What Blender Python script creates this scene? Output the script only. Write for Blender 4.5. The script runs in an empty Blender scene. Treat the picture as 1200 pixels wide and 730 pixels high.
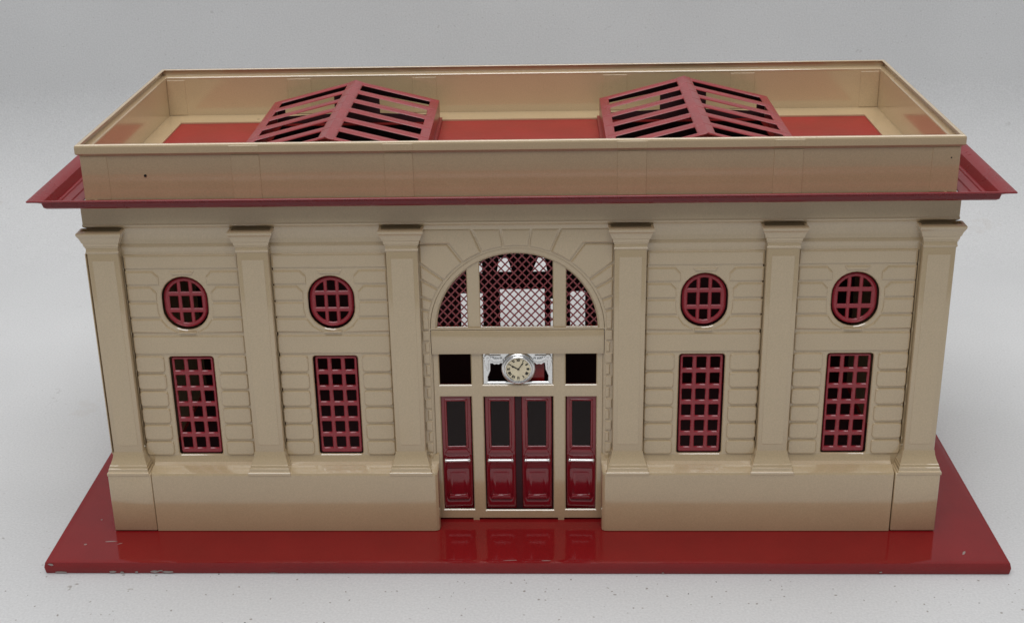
import bpy, bmesh, math, random
from mathutils import Vector, Matrix
from mathutils.geometry import delaunay_2d_cdt
random.seed(7)
CM = 0.01
scene = bpy.context.scene
COL = scene.collection
PI = math.pi

# ------------------------------------------------------------------ materials
def new_mat(name):
    m = bpy.data.materials.new(name); m.use_nodes = True
    nt = m.node_tree
    return m, nt, nt.nodes['Principled BSDF'], nt.nodes['Material Output']

def paint(name, col, rough, coat=0.0, var=0.12, bump=0.02, scale=60.0, spec=0.5, specks=None, coat_ior=1.5):
    """enamel on tin: base colour, faint mottling, orange peel, a few paint chips"""
    m, nt, b, out = new_mat(name)
    N, Lk = nt.nodes, nt.links
    tc = N.new('ShaderNodeTexCoord')
    n1 = N.new('ShaderNodeTexNoise'); n1.inputs['Scale'].default_value = scale; n1.inputs['Detail'].default_value = 6
    Lk.new(tc.outputs['Object'], n1.inputs['Vector'])
    mr = N.new('ShaderNodeMapRange'); mr.inputs['From Min'].default_value = .3; mr.inputs['From Max'].default_value = .7
    mr.inputs['To Min'].default_value = 1 - var; mr.inputs['To Max'].default_value = 1 + var
    Lk.new(n1.outputs['Fac'], mr.inputs['Value'])
    gn = N.new('ShaderNodeTexNoise'); gn.inputs['Scale'].default_value = 2200; gn.inputs['Detail'].default_value = 3
    Lk.new(tc.outputs['Object'], gn.inputs['Vector'])
    gm = N.new('ShaderNodeMapRange'); gm.inputs['From Min'].default_value = .25; gm.inputs['From Max'].default_value = .75
    gm.inputs['To Min'].default_value = .91; gm.inputs['To Max'].default_value = 1.08
    Lk.new(gn.outputs['Fac'], gm.inputs['Value'])
    pm = N.new('ShaderNodeMath'); pm.operation = 'MULTIPLY'
    Lk.new(gm.outputs['Result'], pm.inputs[0]); Lk.new(mr.outputs['Result'], pm.inputs[1])
    mul = N.new('ShaderNodeVectorMath'); mul.operation = 'SCALE'
    mul.inputs[0].default_value = col
    Lk.new(pm.outputs[0], mul.inputs['Scale'])
    csrc = mul.outputs['Vector']
    if specks:
        vo = N.new('ShaderNodeTexVoronoi'); vo.inputs['Scale'].default_value = specks[0]
        Lk.new(tc.outputs['Object'], vo.inputs['Vector'])
        lt = N.new('ShaderNodeMath'); lt.operation = 'LESS_THAN'; lt.inputs[1].default_value = specks[1]
        Lk.new(vo.outputs['Distance'], lt.inputs[0])
        sel = N.new('ShaderNodeSeparateColor'); Lk.new(vo.outputs['Color'], sel.inputs['Color'])
        gt = N.new('ShaderNodeMath'); gt.operation = 'GREATER_THAN'; gt.inputs[1].default_value = specks[2]
        Lk.new(sel.outputs['Red'], gt.inputs[0])
        an = N.new('ShaderNodeMath'); an.operation = 'MULTIPLY'
        Lk.new(lt.outputs[0], an.inputs[0]); Lk.new(gt.outputs[0], an.inputs[1])
        mx = N.new('ShaderNodeMix'); mx.data_type = 'RGBA'
        Lk.new(an.outputs[0], mx.inputs['Factor']); Lk.new(csrc, mx.inputs['A']); mx.inputs['B'].default_value = (*specks[3], 1)
        csrc = mx.outputs['Result']
    Lk.new(csrc, b.inputs['Base Color'])
    b.inputs['Specular IOR Level'].default_value = spec
    b.inputs['Coat Weight'].default_value = coat; b.inputs['Coat Roughness'].default_value = .11; b.inputs['Coat IOR'].default_value = coat_ior
    n2 = N.new('ShaderNodeTexNoise'); n2.inputs['Scale'].default_value = scale * 5; n2.inputs['Detail'].default_value = 4
    Lk.new(tc.outputs['Object'], n2.inputs['Vector'])
    r2 = N.new('ShaderNodeMapRange'); r2.inputs['To Min'].default_value = rough * .75; r2.inputs['To Max'].default_value = rough * 1.3
    Lk.new(n1.outputs['Fac'], r2.inputs['Value']); Lk.new(r2.outputs['Result'], b.inputs['Roughness'])
    n3 = N.new('ShaderNodeTexNoise'); n3.inputs['Scale'].default_value = 35; n3.inputs['Detail'].default_value = 2
    Lk.new(tc.outputs['Object'], n3.inputs['Vector'])
    bp = N.new('ShaderNodeBump'); bp.inputs['Strength'].default_value = bump * 5; bp.inputs['Distance'].default_value = .0005
    Lk.new(n2.outputs['Fac'], bp.inputs['Height'])
    bp2 = N.new('ShaderNodeBump'); bp2.inputs['Strength'].default_value = .12; bp2.inputs['Distance'].default_value = .002
    Lk.new(n3.outputs['Fac'], bp2.inputs['Height']); Lk.new(bp.outputs['Normal'], bp2.inputs['Normal'])
    Lk.new(bp2.outputs['Normal'], b.inputs['Normal'])
    return m

CREAM = paint('cream_enamel', (.550, .415, .242), .36, coat=1.0, coat_ior=1.85, var=.025, specks=(90, .05, .965, (.10, .07, .05)))
RED = paint('red_enamel', (.235, .010, .011), .09, coat=0.0, var=.06, bump=.01, spec=.40, specks=(70, .06, .97, (.42, .25, .22)))
CORNICE = paint('cornice_red_enamel', (.215, .012, .016), .27, coat=0.0, var=.07, spec=.45, specks=(70, .06, .97, (.42, .25, .22)))
ROOFRED = paint('roof_red_enamel', (.30, .018, .015), .38, coat=.1, var=.10, specks=(60, .06, .95, (.45, .2, .17)))
DOORRED = paint('door_red_enamel', (.22, .007, .014), .14, coat=.6, var=.06)
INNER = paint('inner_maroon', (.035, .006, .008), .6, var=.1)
SILVER = None
def metal(name, col, rough):
    m, nt, b, out = new_mat(name)
    b.inputs['Metallic'].default_value = 1
    N, Lk = nt.nodes, nt.links
    n = N.new('ShaderNodeTexNoise'); n.inputs['Scale'].default_value = 300; tc = N.new('ShaderNodeTexCoord')
    Lk.new(tc.outputs['Object'], n.inputs['Vector'])
    r = N.new('ShaderNodeMapRange'); r.inputs['To Min'].default_value = rough * .6; r.inputs['To Max'].default_value = rough * 1.4
    Lk.new(n.outputs['Fac'], r.inputs['Value']); Lk.new(r.outputs['Result'], b.inputs['Roughness'])
    b.inputs['Base Color'].default_value = (*col, 1)
    return m
SILVER = metal('bright_tin', (.88, .88, .87), .28)
def plain(name, col, rough, spec=.5, scale=400, var=.1):
    return paint(name, col, rough, var=var, scale=scale, bump=.004, spec=spec)
DIAL = plain('clock_dial_paper', (.88, .77, .54), .55)
INK = plain('black_ink', (.008, .008, .008), .5)
CHIP = plain('bare_grey_metal', (.33, .27, .25), .5)
def glass_mat():
    m, nt, b, out = new_mat('dark_celluloid')
    N, Lk = nt.nodes, nt.links
    tr = N.new('ShaderNodeBsdfTransparent'); tr.inputs['Color'].default_value = (.40, .36, .35, 1)
    gl = N.new('ShaderNodeBsdfGlossy'); gl.inputs['Roughness'].default_value = .12; gl.inputs['Color'].default_value = (.5, .46, .45, 1)
    fr = N.new('ShaderNodeFresnel'); fr.inputs['IOR'].default_value = 1.5
    tc = N.new('ShaderNodeTexCoord'); n = N.new('ShaderNodeTexNoise'); n.inputs['Scale'].default_value = 90
    Lk.new(tc.outputs['Object'], n.inputs['Vector'])
    bp = N.new('ShaderNodeBump'); bp.inputs['Strength'].default_value = .35; bp.inputs['Distance'].default_value = .002
    Lk.new(n.outputs['Fac'], bp.inputs['Height']); Lk.new(bp.outputs['Normal'], gl.inputs['Normal'])
    mx = N.new('ShaderNodeMixShader')
    Lk.new(fr.outputs[0], mx.inputs[0]); Lk.new(tr.outputs[0], mx.inputs[1]); Lk.new(gl.outputs[0], mx.inputs[2])
    Lk.new(mx.outputs[0], out.inputs['Surface'])
    return m
GLASS = glass_mat()

def paper_mat():
    m, nt, b, out = new_mat('white_paper')
    N, Lk = nt.nodes, nt.links
    tc = N.new('ShaderNodeTexCoord')
    big = N.new('ShaderNodeTexNoise'); big.inputs['Scale'].default_value = 9; big.inputs['Detail'].default_value = 5
    Lk.new(tc.outputs['Object'], big.inputs['Vector'])
    ramp = N.new('ShaderNodeMapRange'); ramp.inputs['From Min'].default_value = .3; ramp.inputs['From Max'].default_value = .7
    ramp.inputs['To Min'].default_value = .95; ramp.inputs['To Max'].default_value = 1.03
    Lk.new(big.outputs['Fac'], ramp.inputs['Value'])
    base = N.new('ShaderNodeVectorMath'); base.operation = 'SCALE'; base.inputs[0].default_value = (.668, .675, .68)
    Lk.new(ramp.outputs['Result'], base.inputs['Scale'])
    col = base.outputs['Vector']
    gr = N.new('ShaderNodeTexNoise'); gr.inputs['Scale'].default_value = 1100; gr.inputs['Detail'].default_value = 3
    Lk.new(tc.outputs['Object'], gr.inputs['Vector'])
    gm = N.new('ShaderNodeMapRange'); gm.inputs['From Min'].default_value = .25; gm.inputs['From Max'].default_value = .75
    gm.inputs['To Min'].default_value = .90; gm.inputs['To Max'].default_value = 1.07
    Lk.new(gr.outputs['Fac'], gm.inputs['Value'])
    gs = N.new('ShaderNodeVectorMath'); gs.operation = 'SCALE'; Lk.new(col, gs.inputs[0]); Lk.new(gm.outputs['Result'], gs.inputs['Scale'])
    col = gs.outputs['Vector']
    # worn patches in front of the toy carry more dirt
    sx = N.new('ShaderNodeSeparateXYZ'); Lk.new(tc.outputs['Object'], sx.inputs[0])
    wear = N.new('ShaderNodeMapRange'); wear.inputs['From Min'].default_value = .02; wear.inputs['From Max'].default_value = -.035
    wear.inputs['To Min'].default_value = .25; wear.inputs['To Max'].default_value = 1.0
    Lk.new(sx.outputs['Y'], wear.inputs['Value'])
    def speck(scale, rad, keep, dark, stretch=(1, 1, 1), rot=0, warp=.0):
        nonlocal col
        mp = N.new('ShaderNodeMapping'); mp.inputs['Scale'].default_value = stretch; mp.inputs['Rotation'].default_value = (0, 0, rot)
        src = tc.outputs['Object']
        if warp:
            wn = N.new('ShaderNodeTexNoise'); wn.inputs['Scale'].default_value = 160; Lk.new(tc.outputs['Object'], wn.inputs['Vector'])
            ws = N.new('ShaderNodeVectorMath'); ws.operation = 'SCALE'; ws.inputs['Scale'].default_value = warp
            Lk.new(wn.outputs['Color'], ws.inputs[0])
            ad = N.new('ShaderNodeVectorMath'); ad.operation = 'ADD'
            Lk.new(tc.outputs['Object'], ad.inputs[0]); Lk.new(ws.outputs[0], ad.inputs[1]); src = ad.outputs[0]
        Lk.new(src, mp.inputs['Vector'])
        vo = N.new('ShaderNodeTexVoronoi'); vo.inputs['Scale'].default_value = scale; vo.voronoi_dimensions = '3D'
        Lk.new(mp.outputs[0], vo.inputs['Vector'])
        sp = N.new('ShaderNodeSeparateColor'); Lk.new(vo.outputs['Color'], sp.inputs['Color'])
        rr = N.new('ShaderNodeMath'); rr.operation = 'MULTIPLY'; rr.inputs[1].default_value = rad
        Lk.new(sp.outputs['Green'], rr.inputs[0])
        df = N.new('ShaderNodeMath'); df.operation = 'SUBTRACT'; Lk.new(rr.outputs[0], df.inputs[0]); Lk.new(vo.outputs['Distance'], df.inputs[1])
        dv = N.new('ShaderNodeMath'); dv.operation = 'DIVIDE'; dv.inputs[1].default_value = rad * .35; dv.use_clamp = True
        Lk.new(df.outputs[0], dv.inputs[0])
        gt = N.new('ShaderNodeMath'); gt.operation = 'GREATER_THAN'; gt.inputs[1].default_value = keep
        Lk.new(sp.outputs['Red'], gt.inputs[0])
        a = N.new('ShaderNodeMath'); a.operation = 'MULTIPLY'; Lk.new(dv.outputs[0], a.inputs[0]); Lk.new(gt.outputs[0], a.inputs[1])
        a2 = N.new('ShaderNodeMath'); a2.operation = 'MULTIPLY'; Lk.new(a.outputs[0], a2.inputs[0]); Lk.new(wear.outputs[0], a2.inputs[1])
        mx = N.new('ShaderNodeMix'); mx.data_type = 'RGBA'
        Lk.new(a2.outputs[0], mx.inputs['Factor']); Lk.new(col, mx.inputs['A']); mx.inputs['B'].default_value = (dark, dark * .94, dark * .88, 1)
        col = mx.outputs['Result']
    speck(420, .24, .60, .34, warp=.004)
    speck(240, .11, .80, .16, warp=.004)
    speck(150, .070, .84, .12, warp=.005)
    speck(80, .032, .80, .08, warp=.004)
    speck(75, .085, .45, .30, stretch=(1, .10, 1), rot=.5, warp=.008)
    speck(65, .08, .45, .32, stretch=(.08, 1, 1), rot=.35, warp=.010)
    speck(50, .07, .45, .28, stretch=(1, .08, 1), rot=-.9, warp=.012)
    speck(35, .05, .35, .36, stretch=(.05, 1, 1), rot=-.3, warp=.014)
    speck(14, .18, .35, .55, warp=.03)
    Lk.new(col, b.inputs['Base Color'])
    b.inputs['Roughness'].default_value = .55; b.inputs['Specular IOR Level'].default_value = .3
    fine = N.new('ShaderNodeTexNoise'); fine.inputs['Scale'].default_value = 700; Lk.new(tc.outputs['Object'], fine.inputs['Vector'])
    bp = N.new('ShaderNodeBump'); bp.inputs['Strength'].default_value = .12; bp.inputs['Distance'].default_value = .0006
    Lk.new(fine.outputs['Fac'], bp.inputs['Height']); Lk.new(bp.outputs['Normal'], b.inputs['Normal'])
    return m
PAPER = paper_mat()

# ------------------------------------------------------------------ mesh helpers (all lengths in cm)
def inside(p, poly):
    r = False
    for i in range(len(poly)):
        a, b = poly[i - 1], poly[i]
        if (a[1] > p[1]) != (b[1] > p[1]) and p[0] < (b[0] - a[0]) * (p[1] - a[1]) / (b[1] - a[1]) + a[0]: r = not r
    return r
def triangles(loops):
    """triangulate the first loop minus the others; indices run through the loops in order"""
    vs, es, k = [], [], 0
    for l in loops:
        n = len(l); vs += [Vector((p[0], p[1])) for p in l]
        es += [(k + i, k + (i + 1) % n) for i in range(n)]; k += n
    V, E_, F, ov, oe, of = delaunay_2d_cdt(vs, es, [], 0, 1e-6)
    out = []
    for f in F:
        c = (sum(V[i][0] for i in f) / 3, sum(V[i][1] for i in f) / 3)
        if inside(c, loops[0]) and not any(inside(c, h) for h in loops[1:]):
            out.append([ov[i][0] for i in f])
    return out
ORIGIN = {}
class MB:
    def __init__(s): s.bm = bmesh.new()
    def v(s, p): return s.bm.verts.new(p)
    def face(s, vs):
        try: return s.bm.faces.new(vs)
        except ValueError: return None
    def box(s, x0, x1, y0, y1, z0, z1):
        c = [s.v((x, y, z)) for z in (z0, z1) for y in (y0, y1) for x in (x0, x1)]
        for f in ((0, 1, 3, 2), (4, 5, 7, 6), (0, 1, 5, 4), (2, 3, 7, 6), (0, 2, 6, 4), (1, 3, 7, 5)):
            s.face([c[i] for i in f])
    def rings(s, rings, cap0=True, cap1=True, closed=True):
        R = [[s.v(p) for p in r] for r in rings]
        n = len(R[0])
        for a, b in zip(R, R[1:]):
            for i in range(n if closed else n - 1):
                j = (i + 1) % n
                s.face([a[i], a[j], b[j], b[i]])
        if cap0: s.face(R[0][::-1])
        if cap1: s.face(R[-1])
        return R
    def raised(s, poly, y, h, bev):
        """embossed field on a wall facing -y: poly is CCW in (x, z)"""
        a = poly; b = inset(poly, bev * .35); c = inset(poly, bev)
        s.rings([[(p[0], y + .012, p[1]) for p in a], [(p[0], y - h * .72, p[1]) for p in b], [(p[0], y - h, p[1]) for p in c]])
    def plate(s, outer, holes, y, th, bev=.03, obev=0.0):
        """sheet facing -y with through holes; loops CCW in (x, z)"""
        fo = inset(outer, obev) if obev else outer
        loops = [fo] + [inset(h, -bev) for h in holes]
        back = [outer] + holes
        def fill(lp, yy):
            V = [[s.v((p[0], yy, p[1])) for p in l] for l in lp]
            flat = [w for l in V for w in l]
            for t in triangles(lp):
                s.face([flat[i] for i in t])
            return V
        F = fill(loops, y); B = fill(back, y + th)
        for k, (f, b) in enumerate(zip(F, B)):
            bb = bev if k else obev
            if bb:
                src = back[k]
                mid = [s.v((p[0], y + bb, p[1])) for p in src]
                for i in range(len(f)):
                    j = (i + 1) % len(f); s.face([f[i], f[j], mid[j], mid[i]])
                f = mid
            for i in range(len(f)):
                j = (i + 1) % len(f); s.face([f[i], f[j], b[j], b[i]])
    def sweep(s, prof, X, y0, y1, close=False):
        """profile of (outward, z) carried round the rectangle |x|<=X, y0<=y<=y1 with mitred corners"""
        rs = []
        for sx, sy in ((-1, -1), (1, -1), (1, 1), (-1, 1)):
            rs.append([(sx * (X + p), (y0 - p) if sy < 0 else (y1 + p), z) for p, z in prof])
        V = [[s.v(p) for p in r] for r in rs]
        n = len(prof)
        for k in range(4):
            a, b = V[k], V[(k + 1) % 4]
            for i in range(n if close else n - 1):
                j = (i + 1) % n; s.face([a[i], b[i], b[j], a[j]])
    def cyl(s, p0, p1, r0, r1=None, n=12, caps=True):
        r1 = r0 if r1 is None else r1
        p0, p1 = Vector(p0), Vector(p1); d = (p1 - p0).normalized()
        u = d.orthogonal().normalized(); w = d.cross(u)
        rg = [[p + (u * math.cos(2 * PI * i / n) + w * math.sin(2 * PI * i / n)) * r for i in range(n)] for p, r in ((p0, r0), (p1, r1))]
        s.rings(rg, caps, caps)
    def ball(s, c, r, seg=12, rot=0.0):
        m = Matrix.Translation(c) @ Matrix.Rotation(rot, 4, 'Y') @ Matrix.Diagonal((r[0], r[1], r[2], 1))
        bmesh.ops.create_uvsphere(s.bm, u_segments=seg, v_segments=8, radius=1, matrix=m)
    def lathe_y(s, c, prof, n=40):
        """profile of (radius, y) about the y axis through c=(x, z)"""
        rg = [[(c[0] + r * math.cos(2 * PI * i / n), y, c[1] + r * math.sin(2 * PI * i / n)) for i in range(n)] for r, y in prof]
        s.rings(rg, False, False)
    def build(s, name, mat, parent=None, origin=None, bevel=0.0, seg=2, smooth=35, mat2=None):
        bm = s.bm
        bmesh.ops.recalc_face_normals(bm, faces=bm.faces[:])
        if bevel:
            es = [e for e in bm.edges if len(e.link_faces) == 2 and e.calc_face_angle(0) > math.radians(30)]
            bmesh.ops.bevel(bm, geom=es, offset=bevel, segments=seg, profile=.5, affect='EDGES', clamp_overlap=True)
        if origin is None:
            xs = [v.co.copy() for v in bm.verts]
            origin = tuple((min(p[i] for p in xs) + max(p[i] for p in xs)) / 2 for i in range(3))
        o3 = Vector(origin)
        for v in bm.verts: v.co = (v.co - o3) * CM
        me = bpy.data.meshes.new(name); bm.to_mesh(me); bm.free()
        me.materials.append(mat)
        if smooth:
            for p in me.polygons: p.use_smooth = True
            me.set_sharp_from_angle(angle=math.radians(smooth))
        o = bpy.data.objects.new(name, me); COL.objects.link(o)
        po = ORIGIN.get(parent.name, Vector((0, 0, 0))) if parent else Vector((0, 0, 0))
        if parent: o.parent = parent
        o.location = (o3 - po) * CM
        ORIGIN[o.name] = o3
        return o

def inset(poly, d):
    n = len(poly); out = []
    for i in range(n):
        p0, p1, p2 = poly[i - 1], poly[i], poly[(i + 1) % n]
        e1 = Vector((p1[0] - p0[0], p1[1] - p0[1])); e2 = Vector((p2[0] - p1[0], p2[1] - p1[1]))
        if e1.length < 1e-9 or e2.length < 1e-9: out.append(p1); continue
        e1.normalize(); e2.normalize()
        n1 = Vector((-e1.y, e1.x)); n2 = Vector((-e2.y, e2.x))
        k = 1 + n1.dot(n2)
        m = (n1 + n2) / max(k, .35)
        out.append((p1[0] + m.x * d, p1[1] + m.y * d))
    return out
def rect(x0, x1, z0, z1, r=0.0, n=4):
    if not r: return [(x0, z0), (x1, z0), (x1, z1), (x0, z1)]
    out = []
    for cx, cz, a in ((x1 - r, z0 + r, -90), (x1 - r, z1 - r, 0), (x0 + r, z1 - r, 90), (x0 + r, z0 + r, 180)):
        for i in range(n + 1):
            t = math.radians(a + 90 * i / n); out.append((cx + r * math.cos(t), cz + r * math.sin(t)))
    return out
def stadium(cx, cz, hw, hh, n=14):
    s = hh - hw; out = []
    for i in range(n + 1):
        t = PI * i / n; out.append((cx + hw * math.cos(t), cz + s + hw * math.sin(t)))
    for i in range(n + 1):
        t = PI + PI * i / n; out.append((cx + hw * math.cos(t), cz - s + hw * math.sin(t)))
    return out
def halfplane(poly, a, b, c):
    """keep a*x + b*z <= c"""
    out = []
    n = len(poly)
    for i in range(n):
        p, q = poly[i], poly[(i + 1) % n]
        fp, fq = a * p[0] + b * p[1] - c, a * q[0] + b * q[1] - c
        if fp <= 0: out.append(p)
        if (fp < 0 < fq) or (fq < 0 < fp):
            t = fp / (fp - fq); out.append((p[0] + t * (q[0] - p[0]), p[1] + t * (q[1] - p[1])))
    res = []
    for p in out:
        if not res or (abs(p[0] - res[-1][0]) + abs(p[1] - res[-1][1])) > 1e-4: res.append(p)
    if len(res) > 1 and abs(res[0][0] - res[-1][0]) + abs(res[0][1] - res[-1][1]) < 1e-4: res.pop()
    return res
def clip_convex(poly, clip):
    n = len(clip)
    for i in range(n):
        p, q = clip[i], clip[(i + 1) % n]
        ex, ez = q[0] - p[0], q[1] - p[1]
        if abs(ex) + abs(ez) < 1e-9: continue
        a, b = ez, -ex
        poly = halfplane(poly, a, b, a * p[0] + b * p[1])
        if len(poly) < 3: return []
    return poly
def area(poly):
    return .5 * sum(poly[i - 1][0] * poly[i][1] - poly[i][0] * poly[i - 1][1] for i in range(len(poly)))
def copy_tree(o, parent, loc):
    c = o.copy(); COL.objects.link(c); c.parent = parent; c.location = loc
    for ch in list(o.children): copy_tree(ch, c, ch.location)
    return c

# ------------------------------------------------------------------ measured planes (cm)
YW, YP, YQ = -.304, -.674, -1.035          # wall, pilaster, plinth fronts
YB = 12.09                                 # back wall
T = .474                                   # top of the base
XB = 14.9                                  # side wall
PX = (14.665, 9.31, 4.013)                 # pilaster centres
BAY = ((-11.992, 1), (-6.675, 1), (6.675, 1), (11.992, 1))
ARC = 8.42

station = bpy.data.objects.new('toy_station', None); COL.objects.link(station)
station.empty_display_size = .05
ST = Vector((.065, 5.9, 0)); station.location = ST * CM; ORIGIN['toy_station'] = ST
station['label'] = 'cream tin toy station with dark red doors and skylights on a glossy red base'
station['category'] = 'toy station'

# ---- base
m = MB()
bx, by0, by1 = 17.5, -3.165, 14.95
X0 = .065
prof = [(-.25, T), (-.05, T), (-.01, T - .015), (.0, T - .06), (.03, .28), (.0, .05), (-.03, 0.0), (-.25, 0.0)]
m.sweep([(p, z) for p, z in prof], bx, by0, by1)
m.rings([[(-bx + .25, by0 + .25, T), (bx - .25, by0 + .25, T), (bx - .25, by1 - .25, T), (-bx + .25, by1 - .25, T)]], cap0=False)
for v in m.bm.verts: v.co.x += X0
bmesh.ops.remove_doubles(m.bm, verts=m.bm.verts[:], dist=1e-4)
base = m.build('base_plate', RED, station)
# flaked paint along the lower front edge and nicks on the top
def flake(cx, cz, w, h, y):
    n = 9
    p = [(cx + w * math.cos(2 * PI * i / n) * random.uniform(.6, 1.1), cz + h * math.sin(2 * PI * i / n) * random.uniform(.5, 1.1)) for i in range(n)]
    m = MB(); m.rings([[(q[0], y, q[1]) for q in p], [(q[0], y - .006, q[1]) for q in p]])
    m.build('paint_chip', CHIP, base, smooth=0)
for cx, cz, w, h in ((-16.9, .07, .32, .05), (-14.95, .09, .16, .07), (-14.6, .06, .08, .06), (-14.05, .08, .07, .05), (-13.4, .10, .22, .06), (-12.9, .08, .24, .06), (-13.15, .15, .09, .03), (5.2, .07, .06, .03), (-9.0, .05, .2, .02), (13.0, .12, .06, .03), (-17.2, .4, .12, .05)):
    flake(cx, cz, w, h, by0 - .029 + (.012 if cz < .12 else .0))
def nick(cx, cy, w, h, a):
    n = 8; p = []
    for i in range(n):
        t = 2 * PI * i / n; x = w * math.cos(t) * random.uniform(.6, 1.1); y = h * math.sin(t) * random.uniform(.5, 1.1)
        p.append((cx + x * math.cos(a) - y * math.sin(a), cy + x * math.sin(a) + y * math.cos(a)))
    m = MB(); m.rings([[(q[0], q[1], T) for q in p], [(q[0], q[1], T + .006) for q in p]])
    m.build('paint_chip', CHIP, base, smooth=0)
for a in ((-15.4, -1.75, .28, .03, .1), (-15.0, -1.9, .1, .02, .5), (-16.3, -1.95, .07, .05, 0), (16.1, -2.5, .16, .05, 1.0), (-.3, -3.0, .3, .015, .05), (1.0, -3.02, .18, .02, .0), (-16.2, -.2, .05, .03, 0), (15.6, .8, .06, .03, .7)):
    nick(*a)

# ---- plinth: two long front runs, corner blocks, sides and back
def plinth_prof(): return [(-.15, 3.34), (.0, 3.34), (.03, 3.24), (.10, 3.12), (.235, 3.035), (.26, 3.06), (.31, 3.075), (.62, 2.975), (.70, 2.94), (.731, 2.87), (.731, T + .026), (.60, T + .026)]
def plinth_run(xa, xb, ra=0, rb=0):
    m = MB(); rg = []
    pr = plinth_prof()
    def ring(x, k): return [(x, YW - max(p - k, -.15) if p > .3 else YW - p, z) for p, z in pr]
    xs = [(xa + .0, .22 if ra else 0), (xa + .03, .09 if ra else 0), (xa + .12, .02 if ra else 0), (xa + .25, 0)] if ra else [(xa, 0)]
    xs += [(xb - .25, 0), (xb - .12, .02), (xb - .03, .09), (xb, .22)] if rb else [(xb, 0)]
    R = m.rings([ring(x, k) for x, k in xs])
    return m
plinth_run(-13.765, -3.0, 0, 1).build('plinth', CREAM, station, smooth=16)
plinth_run(3.06, 13.74, 1, 0).build('plinth', CREAM, station, smooth=16)
for s in (-1, 1):
    m = MB()
    x0, x1 = sorted((s * 13.79, s * 15.43))
    m.box(x0, x1, YQ - .004, 1.2, T + .026, 2.93)
    m.build('plinth_block', CREAM, station, bevel=.05, seg=3)
    m = MB()
    x0, x1 = sorted((s * 14.85, s * 15.40))
    m.box(x0, x1, 1.22, 12.82, T + .026, 2.93)
    m.build('side_plinth', CREAM, station, bevel=.06, seg=3)
for xa, xb in ((-14.83, -3.05), (3.05, 14.83)):
    m = MB(); m.box(xa, xb, YB + .004, 12.8, T + .026, 2.93)
    m.build('rear_plinth', CREAM, station, bevel=.06, seg=3)

# ---- front wall with embossed stonework
RW = dict(hw=.838, hh=1.035, cz=9.525)
TW = (.826, 3.365, 7.427)
arc_o = [(3.15 * math.cos(PI * i / 48), ARC + 3.15 * math.sin(PI * i / 48)) for i in range(49)]
def wall_outer():
    return [(-XB, .49), (-3.13, .49)] + [(-p[0], p[1]) for p in arc_o] + [(3.13, .49), (XB, .49), (XB, 13.38), (-XB, 13.38)]
holes = []
for cx, _ in BAY:
    holes.append(rect(cx - TW[0], cx + TW[0], TW[1], TW[2], .11))
    holes.append(stadium(cx, RW['cz'], RW['hw'], RW['hh']))
m = MB()
for px_ in (PX[1], PX[2]):     # narrow folds where the pilaster strips are tabbed in
    for s in (-1, 1):
        for e in (-1, 1):
            c = s * px_ + e * .588
            if abs(c) > 3.46: holes.append(rect(c - .018, c + .018, 3.75, 11.35))
for s in (-1, 1): holes.append(rect(s * 14.06 - .02, s * 14.06 + .02, 3.75, 11.35))
m.plate(wall_outer(), holes, YW, .07, .032)
ROWS = [3.34, 3.985, 4.68, 5.375, 6.075, 6.77, 7.50]
g = .032
def block(poly, h=.068, bev=.05):
    if len(poly) < 3: return
    if area(poly) < 0: poly = poly[::-1]
    if area(poly) > .02: m.raised(poly, YW, h, bev)
for cx, _ in BAY:
    hx = 2.06 if abs(cx) > 9 else 2.07
    for a, b in zip(ROWS, ROWS[1:]):
        for s in (-1, 1):
            x0, x1 = sorted((cx + s * .99, cx + s * hx))
            block(rect(x0, x1, a + g, b - g, .11, 2))
    block(rect(cx - hx, cx + hx, 7.50 + g, 8.31 - g, .10, 2), .05, .06)
    ups = [8.36, 8.97, 9.60, 10.23, 10.83]
    for a, b in zip(ups, ups[1:]):
        for s in (-1, 1):
            n = 7; inner = []
            for i in range(n + 1):
                z = a + g + (b - a - 2 * g) * i / n
                hw, hh = RW['hw'] + .16, RW['hh'] + .16
                sh = hh - hw; dz = abs(z - RW['cz']) - sh
                xi = hw if dz <= 0 else math.sqrt(max(hw * hw - dz * dz, 0.09))
                if a > 10.1: xi = max(xi, .85)
                inner.append((xi, z))
            inner = [inner[0], inner[3], inner[-1]]
            if a > 9.5: inner = [inner[0], (inner[1][0] + .0, b - g - .22), (max(inner[2][0], inner[1][0]) + .20, b - g)]
            poly = [(hx, a + g)] + [(hx, b - g)] + inner[::-1]
            block([(cx + s * p[0], p[1]) for p in poly], .05, .07 if a > 9.4 else .055)
    block([(cx - .36, 10.64), (cx + .36, 10.64), (cx + .46, 10.83 - g), (cx - .46, 10.83 - g)], .05, .05)
    block(rect(cx - hx, cx + hx, 10.83 + .05, 11.44), .05, .09)
    # small sill lip under the round window
    block(rect(cx - .33, cx + .33, 8.38, 8.44), .09, .015)
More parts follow.
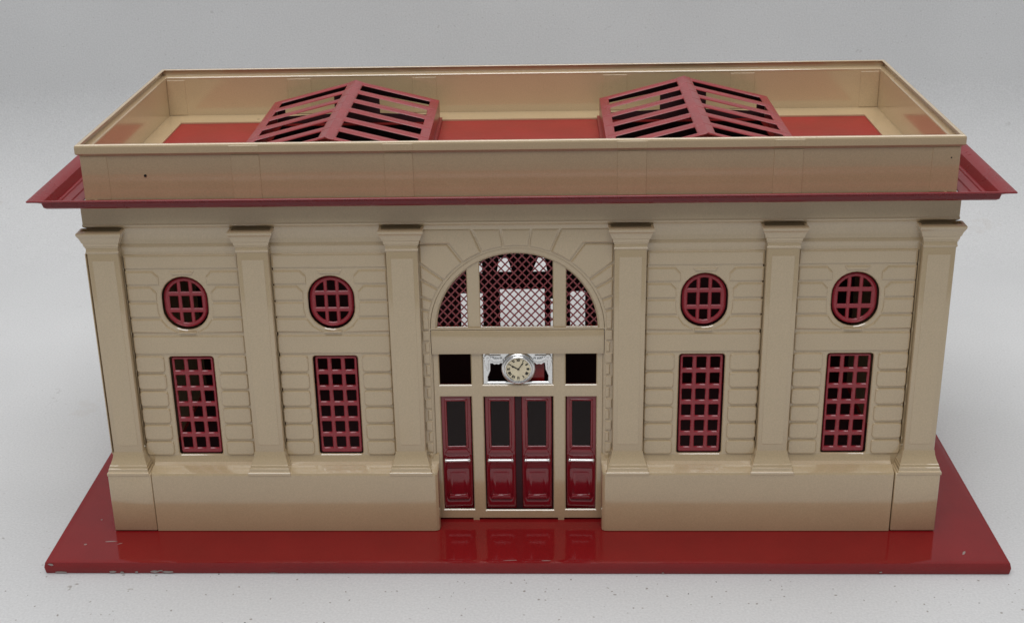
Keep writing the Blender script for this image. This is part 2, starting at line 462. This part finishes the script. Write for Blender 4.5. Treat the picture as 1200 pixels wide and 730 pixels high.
# voussoirs round the arch
def vous(a0, a1, lim, R=3.24, gap=.05, h=.055):
    n = 8; p = []
    a0 = math.radians(a0); a1 = math.radians(a1)
    p += [(R * math.cos(a0 + (a1 - a0) * i / n), ARC + R * math.sin(a0 + (a1 - a0) * i / n)) for i in range(n + 1)][::-1]
    p += [(8 * math.cos(a0), ARC + 8 * math.sin(a0)), (8 * math.cos(a1), ARC + 8 * math.sin(a1))]
    for A, s in ((a0, 1), (a1, -1)):
        nx, nz = -math.sin(A) * s, math.cos(A) * s
        p = halfplane(p, -nx, -nz, -(nz * ARC + gap * .5))
    p = halfplane(p, 1, 0, 3.43); p = halfplane(p, -1, 0, 3.43); p = halfplane(p, 0, 1, lim)
    if len(p) >= 3:
        block(p, h, .055)
vous(82, 98, 12.28)
for mir in (0, 1):
    for a0, a1, lim in ((68, 82, 12.28), (37, 54, 11.72), (30, 37, 11.0), (21, 30, 10.42), (13.5, 21, 9.96), (5, 13.5, 9.4)):
        if mir: vous(180 - a1, 180 - a0, lim)
        else: vous(a0, a1, lim)
for s in (-1, 1):   # the shouldered block running out to the pilaster
    a0, a1 = math.radians(54.6), math.radians(67.6)
    ip = [(3.24 * math.cos(a1 + (a0 - a1) * i / 6), ARC + 3.24 * math.sin(a1 + (a0 - a1) * i / 6)) for i in range(7)]
    ex = 3.33 / math.tan(a0); tx = 3.86 / math.tan(a1)
    q = ip + [(ex, ARC + 3.33), (3.43, ARC + 3.33), (3.43, 12.28), (tx, 12.28)]
    block([(s * a, b) for a, b in q], .07, .055)
for s in (-1, 1):   # long-and-short quoins beside the doorway
    zs = [2.98 + .455 * i for i in range(13)]
    for k, (a, b) in enumerate(zip(zs, zs[1:])):
        w = .0 if k % 2 else .09
        x0, x1 = sorted((s * 3.185, s * (3.44 - w)))
        block(rect(x0, x1, a + .03, b - .03), .05, .035)
    block(rect(*sorted((s * 3.185, s * 3.42)), 8.46, 8.88), .07, .05)
wall = m.build('front_wall', CREAM, station, smooth=10)

# rear and side walls (dark inside)
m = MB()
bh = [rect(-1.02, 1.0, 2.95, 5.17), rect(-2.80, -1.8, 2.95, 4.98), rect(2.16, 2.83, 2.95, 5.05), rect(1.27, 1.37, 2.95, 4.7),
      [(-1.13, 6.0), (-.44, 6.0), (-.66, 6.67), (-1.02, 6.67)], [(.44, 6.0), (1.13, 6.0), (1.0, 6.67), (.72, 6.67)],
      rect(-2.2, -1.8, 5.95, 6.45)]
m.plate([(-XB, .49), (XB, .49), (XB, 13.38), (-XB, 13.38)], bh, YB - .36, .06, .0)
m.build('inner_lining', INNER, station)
m = MB()
bh2 = [rect(-3.0, 3.0, .60, 8.3, .05, 2)]
for cx, _ in BAY:
    bh2.append(rect(cx - TW[0], cx + TW[0], TW[1], TW[2], .11)); bh2.append(stadium(cx, RW['cz'], RW['hw'], RW['hh']))
m.plate([(-XB, .49), (XB, .49), (XB, 13.38), (-XB, 13.38)], bh2, YB - .07, .07, .0)
m.build('rear_wall', CREAM, station)
for s in (-1, 1):
    m = MB(); x0, x1 = sorted((s * (XB + .004), s * (XB - .07)))
    m.box(x0, x1, YW + .075, YB - .075, .49, 13.38)
    m.build('side_wall', CREAM, station)
    x0, x1 = sorted((s * (XB + .006), s * (XB + .34)))
    for ya, yb in ((-.20, .95), (5.3, 6.45), (10.85, 12.0)):
        m = MB(); m.box(x0, x1, ya, yb, 2.95, 12.4)
        m.build('side_pilaster', CREAM, station, bevel=.04)
m = MB()
m.box(-14.7, 14.7, -.1, 11.6, .485, .50)
m.build('inner_floor', INNER, station)

# ---- pilasters with base and capital (one built, copied five times)
def make_pilaster():
    m = MB()
    hw = .562
    m.box(-hw, hw, YP, YW - .01, 3.2, 11.72)
    p = m.build('pilaster', CREAM, station, origin=(0, YP, 3.0), bevel=.045, seg=3)
    m = MB(); m.raised(rect(-.40, .40, 3.95, 11.35), YP - .001, .012, .02)
    m.build('pilaster_panel', CREAM, p, smooth=0)
    def stack(levels, name, y_back, hollow=False):
        m = MB()
        rg = [[(-w, y_back, z), (-w, yf, z), (w, yf, z), (w, y_back, z)] for w, yf, z in levels]
        m.rings(rg, True, not hollow)
        if hollow:
            w, yf, z = levels[-1]
            top = rg[-1]
            R = [[(-w, y_back, z), (-w, yf, z), (w, yf, z), (w, y_back, z)],
                 [(-w + .05, y_back, z + .012), (-w + .05, yf + .07, z + .012), (w - .05, yf + .07, z + .012), (w - .05, y_back, z + .012)],
                 [(-w + .10, y_back, z + .0), (-w + .10, yf + .25, z + .0), (w - .10, yf + .25, z + .0), (w - .10, y_back, z + .0)],
                 [(-hw, y_back, z - .55), (-hw, yf + .44, z - .55), (hw, yf + .44, z - .55), (hw, y_back, z - .55)]]
            m.rings(R, False, True)
            bmesh.ops.remove_doubles(m.bm, verts=m.bm.verts[:], dist=1e-5)
        return m.build(name, CREAM, p, smooth=28)
    b0 = hw
    stack([(b0 + .215, -1.045, 2.865), (b0 + .228, -1.06, 2.88), (b0 + .228, -1.06, 2.975), (b0 + .215, -1.045, 2.99), (b0 + .185, -.985, 3.005), (b0 + .175, -.965, 3.115),
           (b0 + .155, -.93, 3.13), (b0 + .145, -.905, 3.215), (b0 + .125, -.87, 3.23), (b0 + .07, -.775, 3.38), (b0 + .03, YP - .04, 3.52), (b0 + .006, YP - .006, 3.68)], 'pilaster_base', YW - .02)
    stack([(b0 + .004, YP - .004, 11.60), (b0 + .02, YP - .02, 11.625), (b0 + .028, YP - .03, 11.67), (b0 + .01, YP - .012, 11.70), (b0 + .006, YP - .008, 11.80),
           (b0 + .03, YP - .03, 11.83), (b0 + .03, YP - .035, 11.875), (b0 + .055, YP - .06, 11.90), (b0 + .075, YP - .08, 12.02), (b0 + .10, YP - .10, 12.04),
           (b0 + .15, YP - .14, 12.19), (b0 + .205, YP - .19, 12.30), (b0 + .22, YP - .21, 12.325), (b0 + .235, YP - .225, 12.395), (b0 + .225, YP - .215, 12.43)], 'capital', YW - .02, True)
    return p
pil = make_pilaster()
spots = [(-PX[0] + .02, 0), (-PX[1], 0), (-PX[2], 0), (PX[2], 0), (PX[1], 0), (PX[0], 0)]
for i, (x, _) in enumerate(spots):
    loc = (Vector((x, YP, 3.0)) - ST) * CM
    if i == 0: pil.location = loc
    else: copy_tree(pil, station, loc)
# folded seam flange where the left end sheet laps the front
m = MB(); m.box(-15.275, -15.245, YP - .01, .6, 3.6, 11.6); m.build('seam_flange', CREAM, station, bevel=.01)

# ---- frieze and mouldings: ring under the cornice
m = MB()
fp = [(.0, 13.36), (.20, 13.36), (.20, 12.66), (.215, 12.63), (.22, 12.60), (.21, 12.56), (.18, 12.525), (.10, 12.47), (.04, 12.36), (.012, 12.20), (.005, 12.0)]
m.sweep(fp, 15.07, YW, YB)
m.build('frieze', CREAM, station, smooth=20)
m = MB()
# two low bands across the bays below the frieze
for xa, xb in ((-14.1, -9.88), (-8.74, -4.58), (4.58, 8.74), (9.88, 14.1)):
    pr = [(0.0, 11.84), (.03, 11.77), (.036, 11.73), (.034, 11.69), (.012, 11.60), (0.0, 11.54)]
    m = MB(); m.rings([[(x, YW - .003 - p, z) for p, z in pr] for x in (xa, xb)], False, False, closed=False)
    m.build('string_course', CREAM, wall, smooth=60)

# ---- red cornice (gutter section, mitred)
m = MB()
cz = 13.835
cp = [(.02, 13.39), (.36, 13.39), (.40, 13.43), (.70, 13.43), (.74, 13.47), (.80, 13.47), (.84, 13.43), (.90, 13.42), (1.05, 13.70), (1.12, 13.735), (1.40, 13.835), (1.47, 13.84), (1.492, 13.815), (1.47, 13.775), (1.36, 13.74),
      (1.20, 13.68), (1.10, 13.62), (1.08, 13.55), (1.06, 13.46), (.98, 13.395), (.02, 13.34)]
m.sweep(cp, 15.30, 0.0, 11.785)
m.build('cornice', CORNICE, station, smooth=25)

# ---- roof deck, red panel, parapet and coping
ZF = 13.417
SK = ((-6.8, 5.9), (6.8, 5.9))
m = MB()
def zplate(m, outer, holes, z, th):
    V0 = []
    for zz in (z, z - th):
        V = [[m.v((p[0], p[1], zz)) for p in l] for l in [outer] + holes]
        flat = [w for l in V for w in l]
        for t in triangles([outer] + holes): m.face([flat[i] for i in t])
        V0.append(V)
    for a, b in zip(*V0):
        for i in range(len(a)):
            j = (i + 1) % len(a); m.face([a[i], a[j], b[j], b[i]])
zplate(m, rect(-15.2, 15.2, .1, 11.70), [rect(-14.36, 14.36, 1.38, 10.40, .05, 2)], ZF, .06)
m.build('roof_ledge', CREAM, station)
m = MB()
zplate(m, rect(-14.6, 14.6, 1.2, 10.6), [rect(c - 3.2, c + 3.2, 1.75, 10.05) for c, _ in SK], ZF - .065, .05)
roofp = m.build('roof_panel', ROOFRED, station)

m = MB()
pp = [(.0, 13.36), (.0, 14.98), (.02, 15.02), (.09, 15.05), (.12, 15.09), (.12, 15.33), (.10, 15.385), (.06, 15.405), (-.035, 15.40), (-.045, 15.385), (-.035, 15.37), (.075, 15.355),
      (.08, 15.16), (.0, 15.125), (-.03, 15.115), (-.09, 15.095), (-.115, 15.06), (-.10, 15.0), (-.10, 13.42)]
m.sweep(pp, 15.25, .06, 11.72)
par = m.build('parapet', CREAM, station, smooth=14)
yo = .06
def strip(*b):
    m = MB(); m.box(*b); m.build('raised_strip', CREAM, par, bevel=.008, seg=1, smooth=0)
for sx in (-1, 1):
    for c in (9.42, 4.05):
        x0, x1 = sx * c - .5, sx * c + .5
        strip(x0, x1, yo - .03, yo + .02, 13.37, 14.965)
        strip(x0 - .02, x1 + .02, yo - .12 - .016, yo - .1, 15.09, 15.34)
        strip(x0, x1, 11.62 - .028, 11.64, ZF + .02, 14.96)
    x0, x1 = sorted((sx * 14.36, sx * 15.14))
    strip(x0, x1, 11.62 - .022, 11.64, ZF + .02, 14.96)
    x0, x1 = sorted((sx * 14.3, sx * 15.24))
    strip(x0, x1, yo - .020, yo + .02, 13.37, 14.965)
# black discs painting the dark inside small rivet holes
for x, z, r_ in ((-13.0, 14.25, .05), (14.95, 14.6, .03)):
    m = MB(); m.cyl((x, yo - .023, z), (x, yo + .01, z), r_, n=8)
    m.build('rivet_hole', INK, par)

# ---- skylights
def make_skylight():
    hw, y0, y1 = 3.46, 1.50, 10.30
    ze, zr = 14.27, 15.15
    sl = math.hypot(hw, zr - ze)
    th = .05
    m = MB()
    def pt(s, u, y, d):       # u along the slope from the ridge, d depth below the sheet
        t = u / sl
        nx, nz = s * (zr - ze) / sl, hw / sl
        return (s * hw * t - nx * d, y, zr - (zr - ze) * t - nz * d)
    NS, pitch, w = 6, 1.425, .90
    yc = [y1 - .86 - pitch * k for k in range(NS)]
    for s in (-1, 1):
        ys = sorted([y0, y1] + [y - w / 2 for y in yc] + [y + w / 2 for y in yc])
        us = [0, .34, sl - .36, sl]
        holes = [rect(us[1], us[2], y - w / 2, y + w / 2, .06, 2) for y in yc]
        outer = rect(0, sl, y0, y1)
        Vs = []
        bev = .035
        for d, grow in ((0.0, bev), (.02, .01), (.04, 0.0)):
            lp = [outer] + [inset(h, -grow) for h in holes]
            V = [[m.v(pt(s, p[0], p[1], d)) for p in l] for l in lp]
            if d in (0.0, .04):
                flat = [q for l in V for q in l]
                for t in triangles(lp): m.face([flat[i] for i in t])
            Vs.append(V)
        for A, B in zip(Vs, Vs[1:]):
            for a, b in zip(A, B):
                for i in range(len(a)):
                    j = (i + 1) % len(a); m.face([a[i], a[j], b[j], b[i]])
        # rolled rib along every bar
        for k in range(NS + 1):
            ya = (y1 - .20) if k == 0 else (y0 + .20 if k == NS else (yc[k - 1] + yc[k]) / 2)
            hw2 = .10 if k in (0, NS) else .16
            pr = [(-hw2, -.002), (-hw2 * .5, .018), (0, .024), (hw2 * .5, .018), (hw2, -.002)]
            m.rings([[Vector(pt(s, u, ya + q, -h * f)) for q, h in pr] for u, f in ((.12, .4), (.3, 1), (sl - .2, 1), (sl - .06, .3))], False, False, closed=False)
    o = m.build('skylight', SKYRED, station, origin=(0, 5.9, ZF), smooth=40)
    for s in (-1, 1):
        m = MB(); x0, x1 = sorted((s * hw, s * (hw - .06)))
        m.box(x0, x1, y0, y1, ZF - .05, ze + .0)
        x0, x1 = sorted((s * (hw + .10), s * (hw - .003)))
        m.box(x0, x1, y0 + .01, y1 - .01, ZF - .05, ZF + .12)
        m.build('eave_wall', SKYRED, o)
    def gable(yy, holed, name, mat):
        m = MB()
        outer = [(-hw + .07, ZF - .05), (hw - .07, ZF - .05), (hw - .07, ze - .08), (0, zr - .1), (-hw + .07, ze - .08)]
        hs = []
        if holed:
            for s in (-1, 1):
                h = [(s * .95, ZF + .35), (s * 3.05, ZF + .25), (s * 3.05, ze - .17), (s * .95, zr - .60)]
                hs.append(h if area(h) > 0 else h[::-1])
        m.plate(outer, hs, yy, .05, 0.0)
        return m.build(name, mat, o)
    gable(y1 - .06, True, 'gable', INNER)
    gable(y0 + .12, False, 'gable', SKYRED)
    m = MB()   # ridge roll with joints
    n = 7
    rg = []
    for k in range(n):
        ya, yb = y0 + (y1 - y0) * k / n, y0 + (y1 - y0) * (k + 1) / n
        pr = [(-.30, zr - .073), (-.26, zr - .040), (-.10, zr + .005), (.0, zr + .045), (.10, zr + .005), (.26, zr - .040), (.30, zr - .073)]
        rg += [[(x, y, z - dd) for x, z in pr] for y, dd in ((ya + .0, .03), (ya + .03, 0), (yb - .03, 0))]
    rg.append([(x, y1, z - .03) for x, z in pr])
    m.rings(rg, False, False, closed=False)
    m.build('ridge_cap', SKYRED, o, smooth=30)
    return o
SKYRED = paint('skylight_red_enamel', (.28, .030, .033), .32, coat=.15, var=.10)
sky = make_skylight()
sky.location = (Vector((SK[0][0], 5.9, ZF)) - ST) * CM
sky2 = copy_tree(sky, station, (Vector((SK[1][0], 5.9, ZF)) - ST) * CM)

# ---- windows
def make_tall():
    m = MB(); hw, z0, z1 = TW
    hs = []
    H = z1 - z0
    for r in range(6):
        for c in range(3):
            cx = (c - 1) * .50
            zb = z1 - .165 - .455 - r * .642
            hs.append(rect(cx - .175, cx + .175, zb, zb + .45, .02, 1))
    m.plate(rect(-hw + .06, hw - .05, z0 + .03, z1 - .06, .08), hs, YW + .12, .06, .03, .03)
    return m.build('lattice_window', GRILLE, station, origin=(0, YW, z0))
def make_round():
    m = MB(); cz, hw, hh = RW['cz'], RW['hw'], RW['hh']
    inner = stadium(0, cz, hw - .20, hh - .22, 10)
    hs = []
    for zr0, zr1 in ((cz + .405, cz + .9), (cz - .235, cz + .235), (cz - .9, cz - .405)):
        for c in (-1, 0, 1):
            a = -.145 + c * .43 if c else -.145
            r = rect(c * .43 - .145, c * .43 + .145, zr0, zr1)
            if c: r = rect(c * .43 - .155, c * .43 + .155, zr0, zr1)
            p = clip_convex(r, inner)
            if len(p) >= 3 and area(p) > .01: hs.append(p)
    m.plate(stadium(0, cz, hw - .055, hh - .06), hs, YW + .13, .06, .03, .04)
    # rolled outer hoop
    o = stadium(0, cz, hw - .055, hh - .06); i1 = stadium(0, cz, hw - .10, hh - .105); i2 = stadium(0, cz, hw - .14, hh - .14)
    R = [[(p[0], y, p[1]) for p in lp] for lp, y in ((o, YW + .135), (i1, YW + .09), (i2, YW + .135))]
    m.rings(R, False, False)
    return m.build('round_window', GRILLE, station, origin=(0, YW, cz))
GRILLE = paint('grille_red_enamel', (.32, .024, .036), .27, coat=.2, var=.08)
tw = make_tall(); rw = make_round()
for i, (cx, _) in enumerate(BAY):
    for o, z in ((tw, TW[1]), (rw, RW['cz'])):
        loc = (Vector((cx, YW, z)) - ST) * CM
        if i == 0: o.location = loc
        else: copy_tree(o, station, loc)

# ---- entrance: fanlight, lintel, frame, doors
DZ = -.04
YE = -.215
n = 40
def arc(R, x0, x1, zb, k=16):
    """closed CCW loop: flat bottom at zb from x0 to x1, arc of radius R above"""
    p = []
    if x0 > -R + 1e-6 and ARC + math.sqrt(max(R * R - x0 * x0, 0)) <= zb: pass
    xe1, xe0 = min(x1, math.sqrt(max(R * R - (zb - ARC) ** 2, 0))), max(x0, -math.sqrt(max(R * R - (zb - ARC) ** 2, 0)))
    p = [(xe0, zb), (xe1, zb)]
    a1 = math.acos(max(-1, min(1, xe1 / R))); a0 = math.acos(max(-1, min(1, xe0 / R)))
    for i in range(k + 1):
        t = a1 + (a0 - a1) * i / k
        q = (R * math.cos(t), ARC + R * math.sin(t))
        if abs(q[0] - p[-1][0]) + abs(q[1] - p[-1][1]) > .01 and abs(q[0] - p[0][0]) + abs(q[1] - p[0][1]) > .01: p.append(q)
    return p
panes = [arc(2.90, -2.90, -1.79, 8.50), arc(2.90, -1.32, 1.29, 8.50), arc(2.90, 1.77, 2.90, 8.50)]
m = MB()
m.plate(arc(3.145, -3.145, 3.145, 8.425, 40), panes, YE, .07, .03, .02)
# raised rim
R = []
for r, y in ((3.14, YE), (3.135, YE - .055), (3.125, YE - .065), (2.975, YE - .065), (2.96, YE - .055), (2.945, YE)):
    R.append([(r * math.cos(PI * i / 48), y, ARC + .01 + r * math.sin(PI * i / 48)) for i in range(49)])
m.rings(R, False, False, closed=False)
m.box(-3.14, 3.14, YE - .067, YE - .002, 8.425, 8.488)
fan = m.build('fanlight', CREAM, station, smooth=20)
for pn in panes:
    m = MB()
    big = inset(pn, -.03)
    px, pz, wd = .302, .328, .024
    dirv = (px, pz); L_ = math.hypot(*dirv)
    for s in (-1, 1):
        for k in range(-40, 41):
            c = Vector((k * px + .05, 8.42)); d = Vector((s * px / L_, pz / L_)); nrm = Vector((-d.y, d.x))
            q = [c + d * 8 + nrm * wd, c - d * 8 + nrm * wd, c - d * 8 - nrm * wd, c + d * 8 - nrm * wd]
            q = [(a.x, a.y) for a in q]
            if area(q) < 0: q = q[::-1]
            q = clip_convex(q, big)
            if len(q) >= 3 and area(q) > .003:
                y = YE + .085 + (.0 if s > 0 else .012)
                m.rings([[(a[0], y, a[1]) for a in q], [(a[0], y + .016, a[1]) for a in q]])
    m.build('lattice_screen', DOORRED, fan, smooth=0)

m = MB(); m.box(-3.13, 3.13, -.33, -.16, 7.475, 8.40)
m.build('lintel', CREAM, station, bevel=.025)

holesE = [rect(-2.88, -1.72, 6.19, 7.46), rect(-1.285, 1.28, 6.19, 7.46), rect(1.745, 2.865, 6.19, 7.44),
          rect(-2.875, -1.73, .94, 5.70), rect(-1.285, 1.285, .91, 5.69), rect(1.74, 2.87, .94, 5.68)]
m = MB()
m.plate(rect(-3.10, 3.10, .56, 7.56), holesE, YE, .06, .035, .015)
m.box(-1.78, -1.55, YE + .002, YE + .05, T, .57); m.box(1.45, 1.68, YE + .002, YE + .05, T, .57)
ent = m.build('entrance_frame', CREAM, station)
m = MB(); m.box(-3.12, 3.12, YE + .12, YE + .16, T, .60); m.build('threshold', INNER, ent)
# jamb returns between wall and frame
for s in (-1, 1):
    m = MB(); x0, x1 = sorted((s * 3.105, s * 3.145)); m.box(x0, x1, -.245, -.12, .56, 7.47)
    m.build('jamb', CREAM, ent)

def make_door():
    w = .565; z0, z1 = .90, 5.74
    y = YE + .11
    m = MB()
    gl = rect(-.335, .335, 3.60, 5.46, .03, 2)
    pn = rect(-.42, .42, 1.36, 2.62, .10, 3)
    m.plate(rect(-w, w, z0, z1), [gl, pn], y, .05, .05, .03)
    # glazing bead and its little sill
    for lp, yy in (((rect(-.42, .42, 3.52, 5.54, .03, 2)), y),):
        R = [[(p[0], q, p[1]) for p in l] for l, q in ((rect(-.43, .43, 3.50, 5.55, .03, 2), y - .002), (rect(-.40, .40, 3.53, 5.52, .03, 2), y - .035), (rect(-.375, .375, 3.555, 5.50, .03, 2), y - .035), (rect(-.345, .345, 3.59, 5.47, .03, 2), y - .0))]
        m.rings(R, False, False)
    m.raised([(-.47, 3.30), (.47, 3.30), (.36, 3.50), (-.36, 3.50)], y - .001, .05, .05)
    # pillowed lower panel
    m.rings([[(p[0], q, p[1]) for p in inset(rect(-.40, .40, 1.38, 2.60), k)] for q, k in ((y + .045, -.02), (y + .035, .04), (y - .02, .12), (y - .035, .2))], False, True)
    m.raised([(-.43, 1.33), (.43, 1.33), (.34, 1.56), (-.34, 1.56)], y - .001, .085, .06)
    d = m.build('door', DOORRED, station, origin=(0, y, z0), smooth=45)
    m = MB(); m.face([m.v(p) for p in ((-.36, y + .04, 3.5), (.36, y + .04, 3.5), (.36, y + .04, 5.55), (-.36, y + .04, 5.55))])
    m.build('door_glass', GLASS, d)
    m = MB()
    zc = 3.07; yy = y - .15
    m.cyl((-.43, yy, zc), (.43, yy, zc), .06, n=14)
    for s in (-1, 1):
        m.ball((s * .43, yy, zc), (.07, .072, .072))
        m.cyl((s * .40, yy, zc), (s * .40, y + .02, zc), .03, n=10)
    m.build('push_bar', SILVER, d, smooth=60)
    return d
door = make_door()
dspots = ((-2.325, .10), (-.695, 0.0), (.672, 0.0), (2.325, -.08))
zdoor = .90
for i, (x, rot) in enumerate(dspots):
    loc = (Vector((x, YE + .11, zdoor)) - ST) * CM
    o = door if i == 0 else copy_tree(door, station, loc)
    o.location = loc; o.rotation_euler = (0, 0, rot * .35)
m = MB(); m.box(-.13, .11, YE + .17, YE + .2, .9, 5.74); m.build('door_gap_shade', INNER, ent)  # first: dark strip standing in for the shade between the centre doors
m = MB(); m.box(.40, .96, .0, .03, 5.7, 8.0); m.build('inner_panel', RED, station)

# ---- clock
CZ, CX = 6.865, .015
m = MB()
yc_ = YE + .02
hl = [(-1.10, 6.30), (-.30, 6.30), (-.30, 7.03), (-1.0, 7.03), (-1.0, 6.75), (-1.10, 6.50)]
hr = [(.30, 6.30), (1.10, 6.30), (1.10, 6.55), (1.0, 6.80), (.98, 7.05), (.30, 7.05)]
m.plate(rect(-1.275, 1.27, 6.20, 7.455), [hl, hr], yc_, .05, .02, .02)
clock = m.build('clock_case', SILVER, station)
m = MB()
m.lathe_y((CX, CZ), [(.30, yc_ - .02), (.625, yc_ - .02), (.63, yc_ - .06), (.605, yc_ - .12), (.56, yc_ - .14), (.535, yc_ - .125), (.525, yc_ - .14), (.495, yc_ - .17), (.465, yc_ - .165), (.445, yc_ - .12), (.44, yc_ - .10)])
m.build('bezel', SILVER, clock, smooth=50)
m = MB()
m.cyl((CX, yc_ - .09, CZ), (CX, yc_ - .105, CZ), .445, n=40)
dial = m.build('dial', DIAL, clock)
m = MB()
NUM = ['XII', 'I', 'II', 'III', 'IIII', 'V', 'VI', 'VII', 'VIII', 'IX', 'X', 'XI']
yd = yc_ - .105
def stroke(a, b, w):
    a, b = Vector(a), Vector(b); d = (b - a).normalized(); nn = Vector((-d.y, d.x)) * w / 2
    q = [a + nn, a - nn, b - nn, b + nn]
    m.rings([[(p.x, yd - .001, p.y) for p in q], [(p.x, yd - .006, p.y) for p in q]])
for k, t in enumerate(NUM):
    m = MB()
    th = -2 * PI * k / 12
    wch = {'I': .030, 'V': .060, 'X': .062}
    tot = sum(wch[c] for c in t); u = -tot / 2
    def P(a, b):
        r = .355
        x, z = a, b + r
        return (CX + x * math.cos(th) - z * math.sin(th), CZ + x * math.sin(th) + z * math.cos(th))
    H = .052
    for c in t:
        w = wch[c]; mid = u + w / 2
        if c == 'I': stroke(P(mid, -H), P(mid, H), .023)
        if c == 'V': stroke(P(u + .008, H), P(mid, -H), .026); stroke(P(u + w - .008, H), P(mid, -H), .011)
        if c == 'X': stroke(P(u + .008, H), P(u + w - .008, -H), .026); stroke(P(u + w - .008, H), P(u + .008, -H), .011)
        u += w
    m.build('numeral', INK, clock, smooth=0)
for nm, ang, ln, w in (('hour_hand', 297, .30, .040), ('minute_hand', 36, .335, .030)):
    m = MB(); t = math.radians(-ang)
    def Q(a, b): return (CX + a * math.cos(t) - b * math.sin(t), CZ + a * math.sin(t) + b * math.cos(t))
    q = [Q(-w * .35, -.05), Q(w * .35, -.05), Q(w * .5, ln * .62), Q(w * .95, ln * .72), Q(0, ln), Q(-w * .95, ln * .72), Q(-w * .5, ln * .62)]
    yy = yd - (.012 if nm == 'hour_hand' else .02)
    m.rings([[(p[0], yy, p[1]) for p in q], [(p[0], yy - .006, p[1]) for p in q]])
    if nm == 'minute_hand': m.cyl((CX, yy + .006, CZ), (CX, yy - .015, CZ), .03, n=14)
    m.build(nm, INK, clock, smooth=0)
for s in (-1, 1):   # cast drape: swag from the bezel to a knot, then a hanging tail
    m = MB()
    path = []
    for i in range(22):
        t = i / 21
        path.append((.56 + .50 * t, 7.20 - .09 * math.sin(PI * t) + .08 * t, .085 + .035 * math.sin(PI * t) + .018 * math.sin(t * 26)))
    for i in range(6):
        t = i / 5; path.append((1.06 + .07 * math.sin(PI * .5 * t), 7.28 + .06 * math.sin(PI * t), .10))
    for i in range(24):
        t = i / 23; path.append((1.13 + .02 * math.sin(t * 5), 7.27 - .50 * t, (.105 - .08 * t) * (1 + .16 * math.sin(t * 24))))
    rg = []
    for k, (x, z, r) in enumerate(path):
        a = path[max(k - 1, 0)]; b = path[min(k + 1, len(path) - 1)]
        d = Vector((b[0] - a[0], b[1] - a[1])).normalized(); nn = Vector((-d.y, d.x))
        rg.append([(s * (x + nn.x * r * math.cos(q)), yc_ - .02 - .055 * math.sin(q) - .02 * math.sin(3 * q), z + nn.y * r * math.cos(q)) for q in [2 * PI * i / 14 for i in range(14)]])
    m.rings(rg)
    m.build('garland', SILVER, clock, smooth=60)
    m = MB(); x0, x1 = sorted((s * .62, s * 1.0)); m.box(x0, x1, yc_ - .05, yc_ + .0, 7.335, 7.385); m.build('rail', SILVER, clock, bevel=.015)

# ------------------------------------------------------------------ paper sweep
m = MB()
YS, RR, ZT = 27.0, 9.0, 95.0
pf = [(-35, 0.0), (-20, 0), (5, 0), (YS, 0.0)]
for i in range(1, 13):
    t = PI / 2 * i / 12; pf.append((YS + RR * math.sin(t), RR - RR * math.cos(t)))
pf += [(YS + RR, 40), (YS + RR, ZT)]
xs = [-130 + 20 * i for i in range(14)]
m.rings([[(x, y, z) for y, z in pf] for x in xs], False, False, closed=False)
bd = m.build('backdrop', PAPER, None, origin=(0, 0, 0), smooth=60)
bd['kind'] = 'structure'
bd['label'] = 'speckled pale grey paper sheet curving up behind the toy station'
bd['category'] = 'backdrop'

# ------------------------------------------------------------------ camera
cam = bpy.data.cameras.new('camera'); co = bpy.data.objects.new('camera', cam); COL.objects.link(co)
r = Vector((0.99917276, 0.03458719, -0.02138976)); u = Vector((0.00736016, 0.36348693, 0.93157022)); f = Vector((-0.0399953, 0.93095702, -0.36293167))
M = Matrix(((r.x, u.x, -f.x, 0), (r.y, u.y, -f.y, 0), (r.z, u.z, -f.z, 0), (0, 0, 0, 1)))
M.translation = Vector((.976, -45.615, 28.189)) * CM
co.matrix_world = M
cam.sensor_width = 36; cam.sensor_fit = 'HORIZONTAL'
cam.lens = 1604.358 / 1200 * 36
cam.shift_x = (600 - 573.173) / 1200; cam.shift_y = -(365 - 323.118) / 1200
cam.clip_start = .01; cam.clip_end = 100
scene.camera = co

# ------------------------------------------------------------------ light
w = bpy.data.worlds.new('World'); scene.world = w; w.use_nodes = True
bg = w.node_tree.nodes['Background']; bg.inputs['Color'].default_value = (.93, .96, 1, 1); bg.inputs['Strength'].default_value = .165
def area_light(name, loc, target, sx, sy, power, col):
    l = bpy.data.lights.new(name, 'AREA'); l.shape = 'RECTANGLE'; l.size = sx * CM; l.size_y = sy * CM; l.energy = power; l.color = col
    o = bpy.data.objects.new(name, l); COL.objects.link(o)
    o.location = Vector(loc) * CM
    d = (Vector(target) - Vector(loc)).normalized()
    o.rotation_euler = d.to_track_quat('-Z', 'Y').to_euler()
    return o
area_light('ceiling_lamp', (0, 4, 105), (0, 4, 0), 110, 70, 6.6, (1, .98, .96))
area_light('front_fill_light', (-8, -78, 125), (0, 3, 4), 90, 60, 7.2, (.97, .98, 1))  # unseen soft fill, added in front to brighten the front wall

scene.view_settings.view_transform = 'Standard'
scene.view_settings.look = 'None'
scene.view_settings.exposure = 0
scene.render.engine = 'CYCLES'
scene.cycles.max_bounces = 10
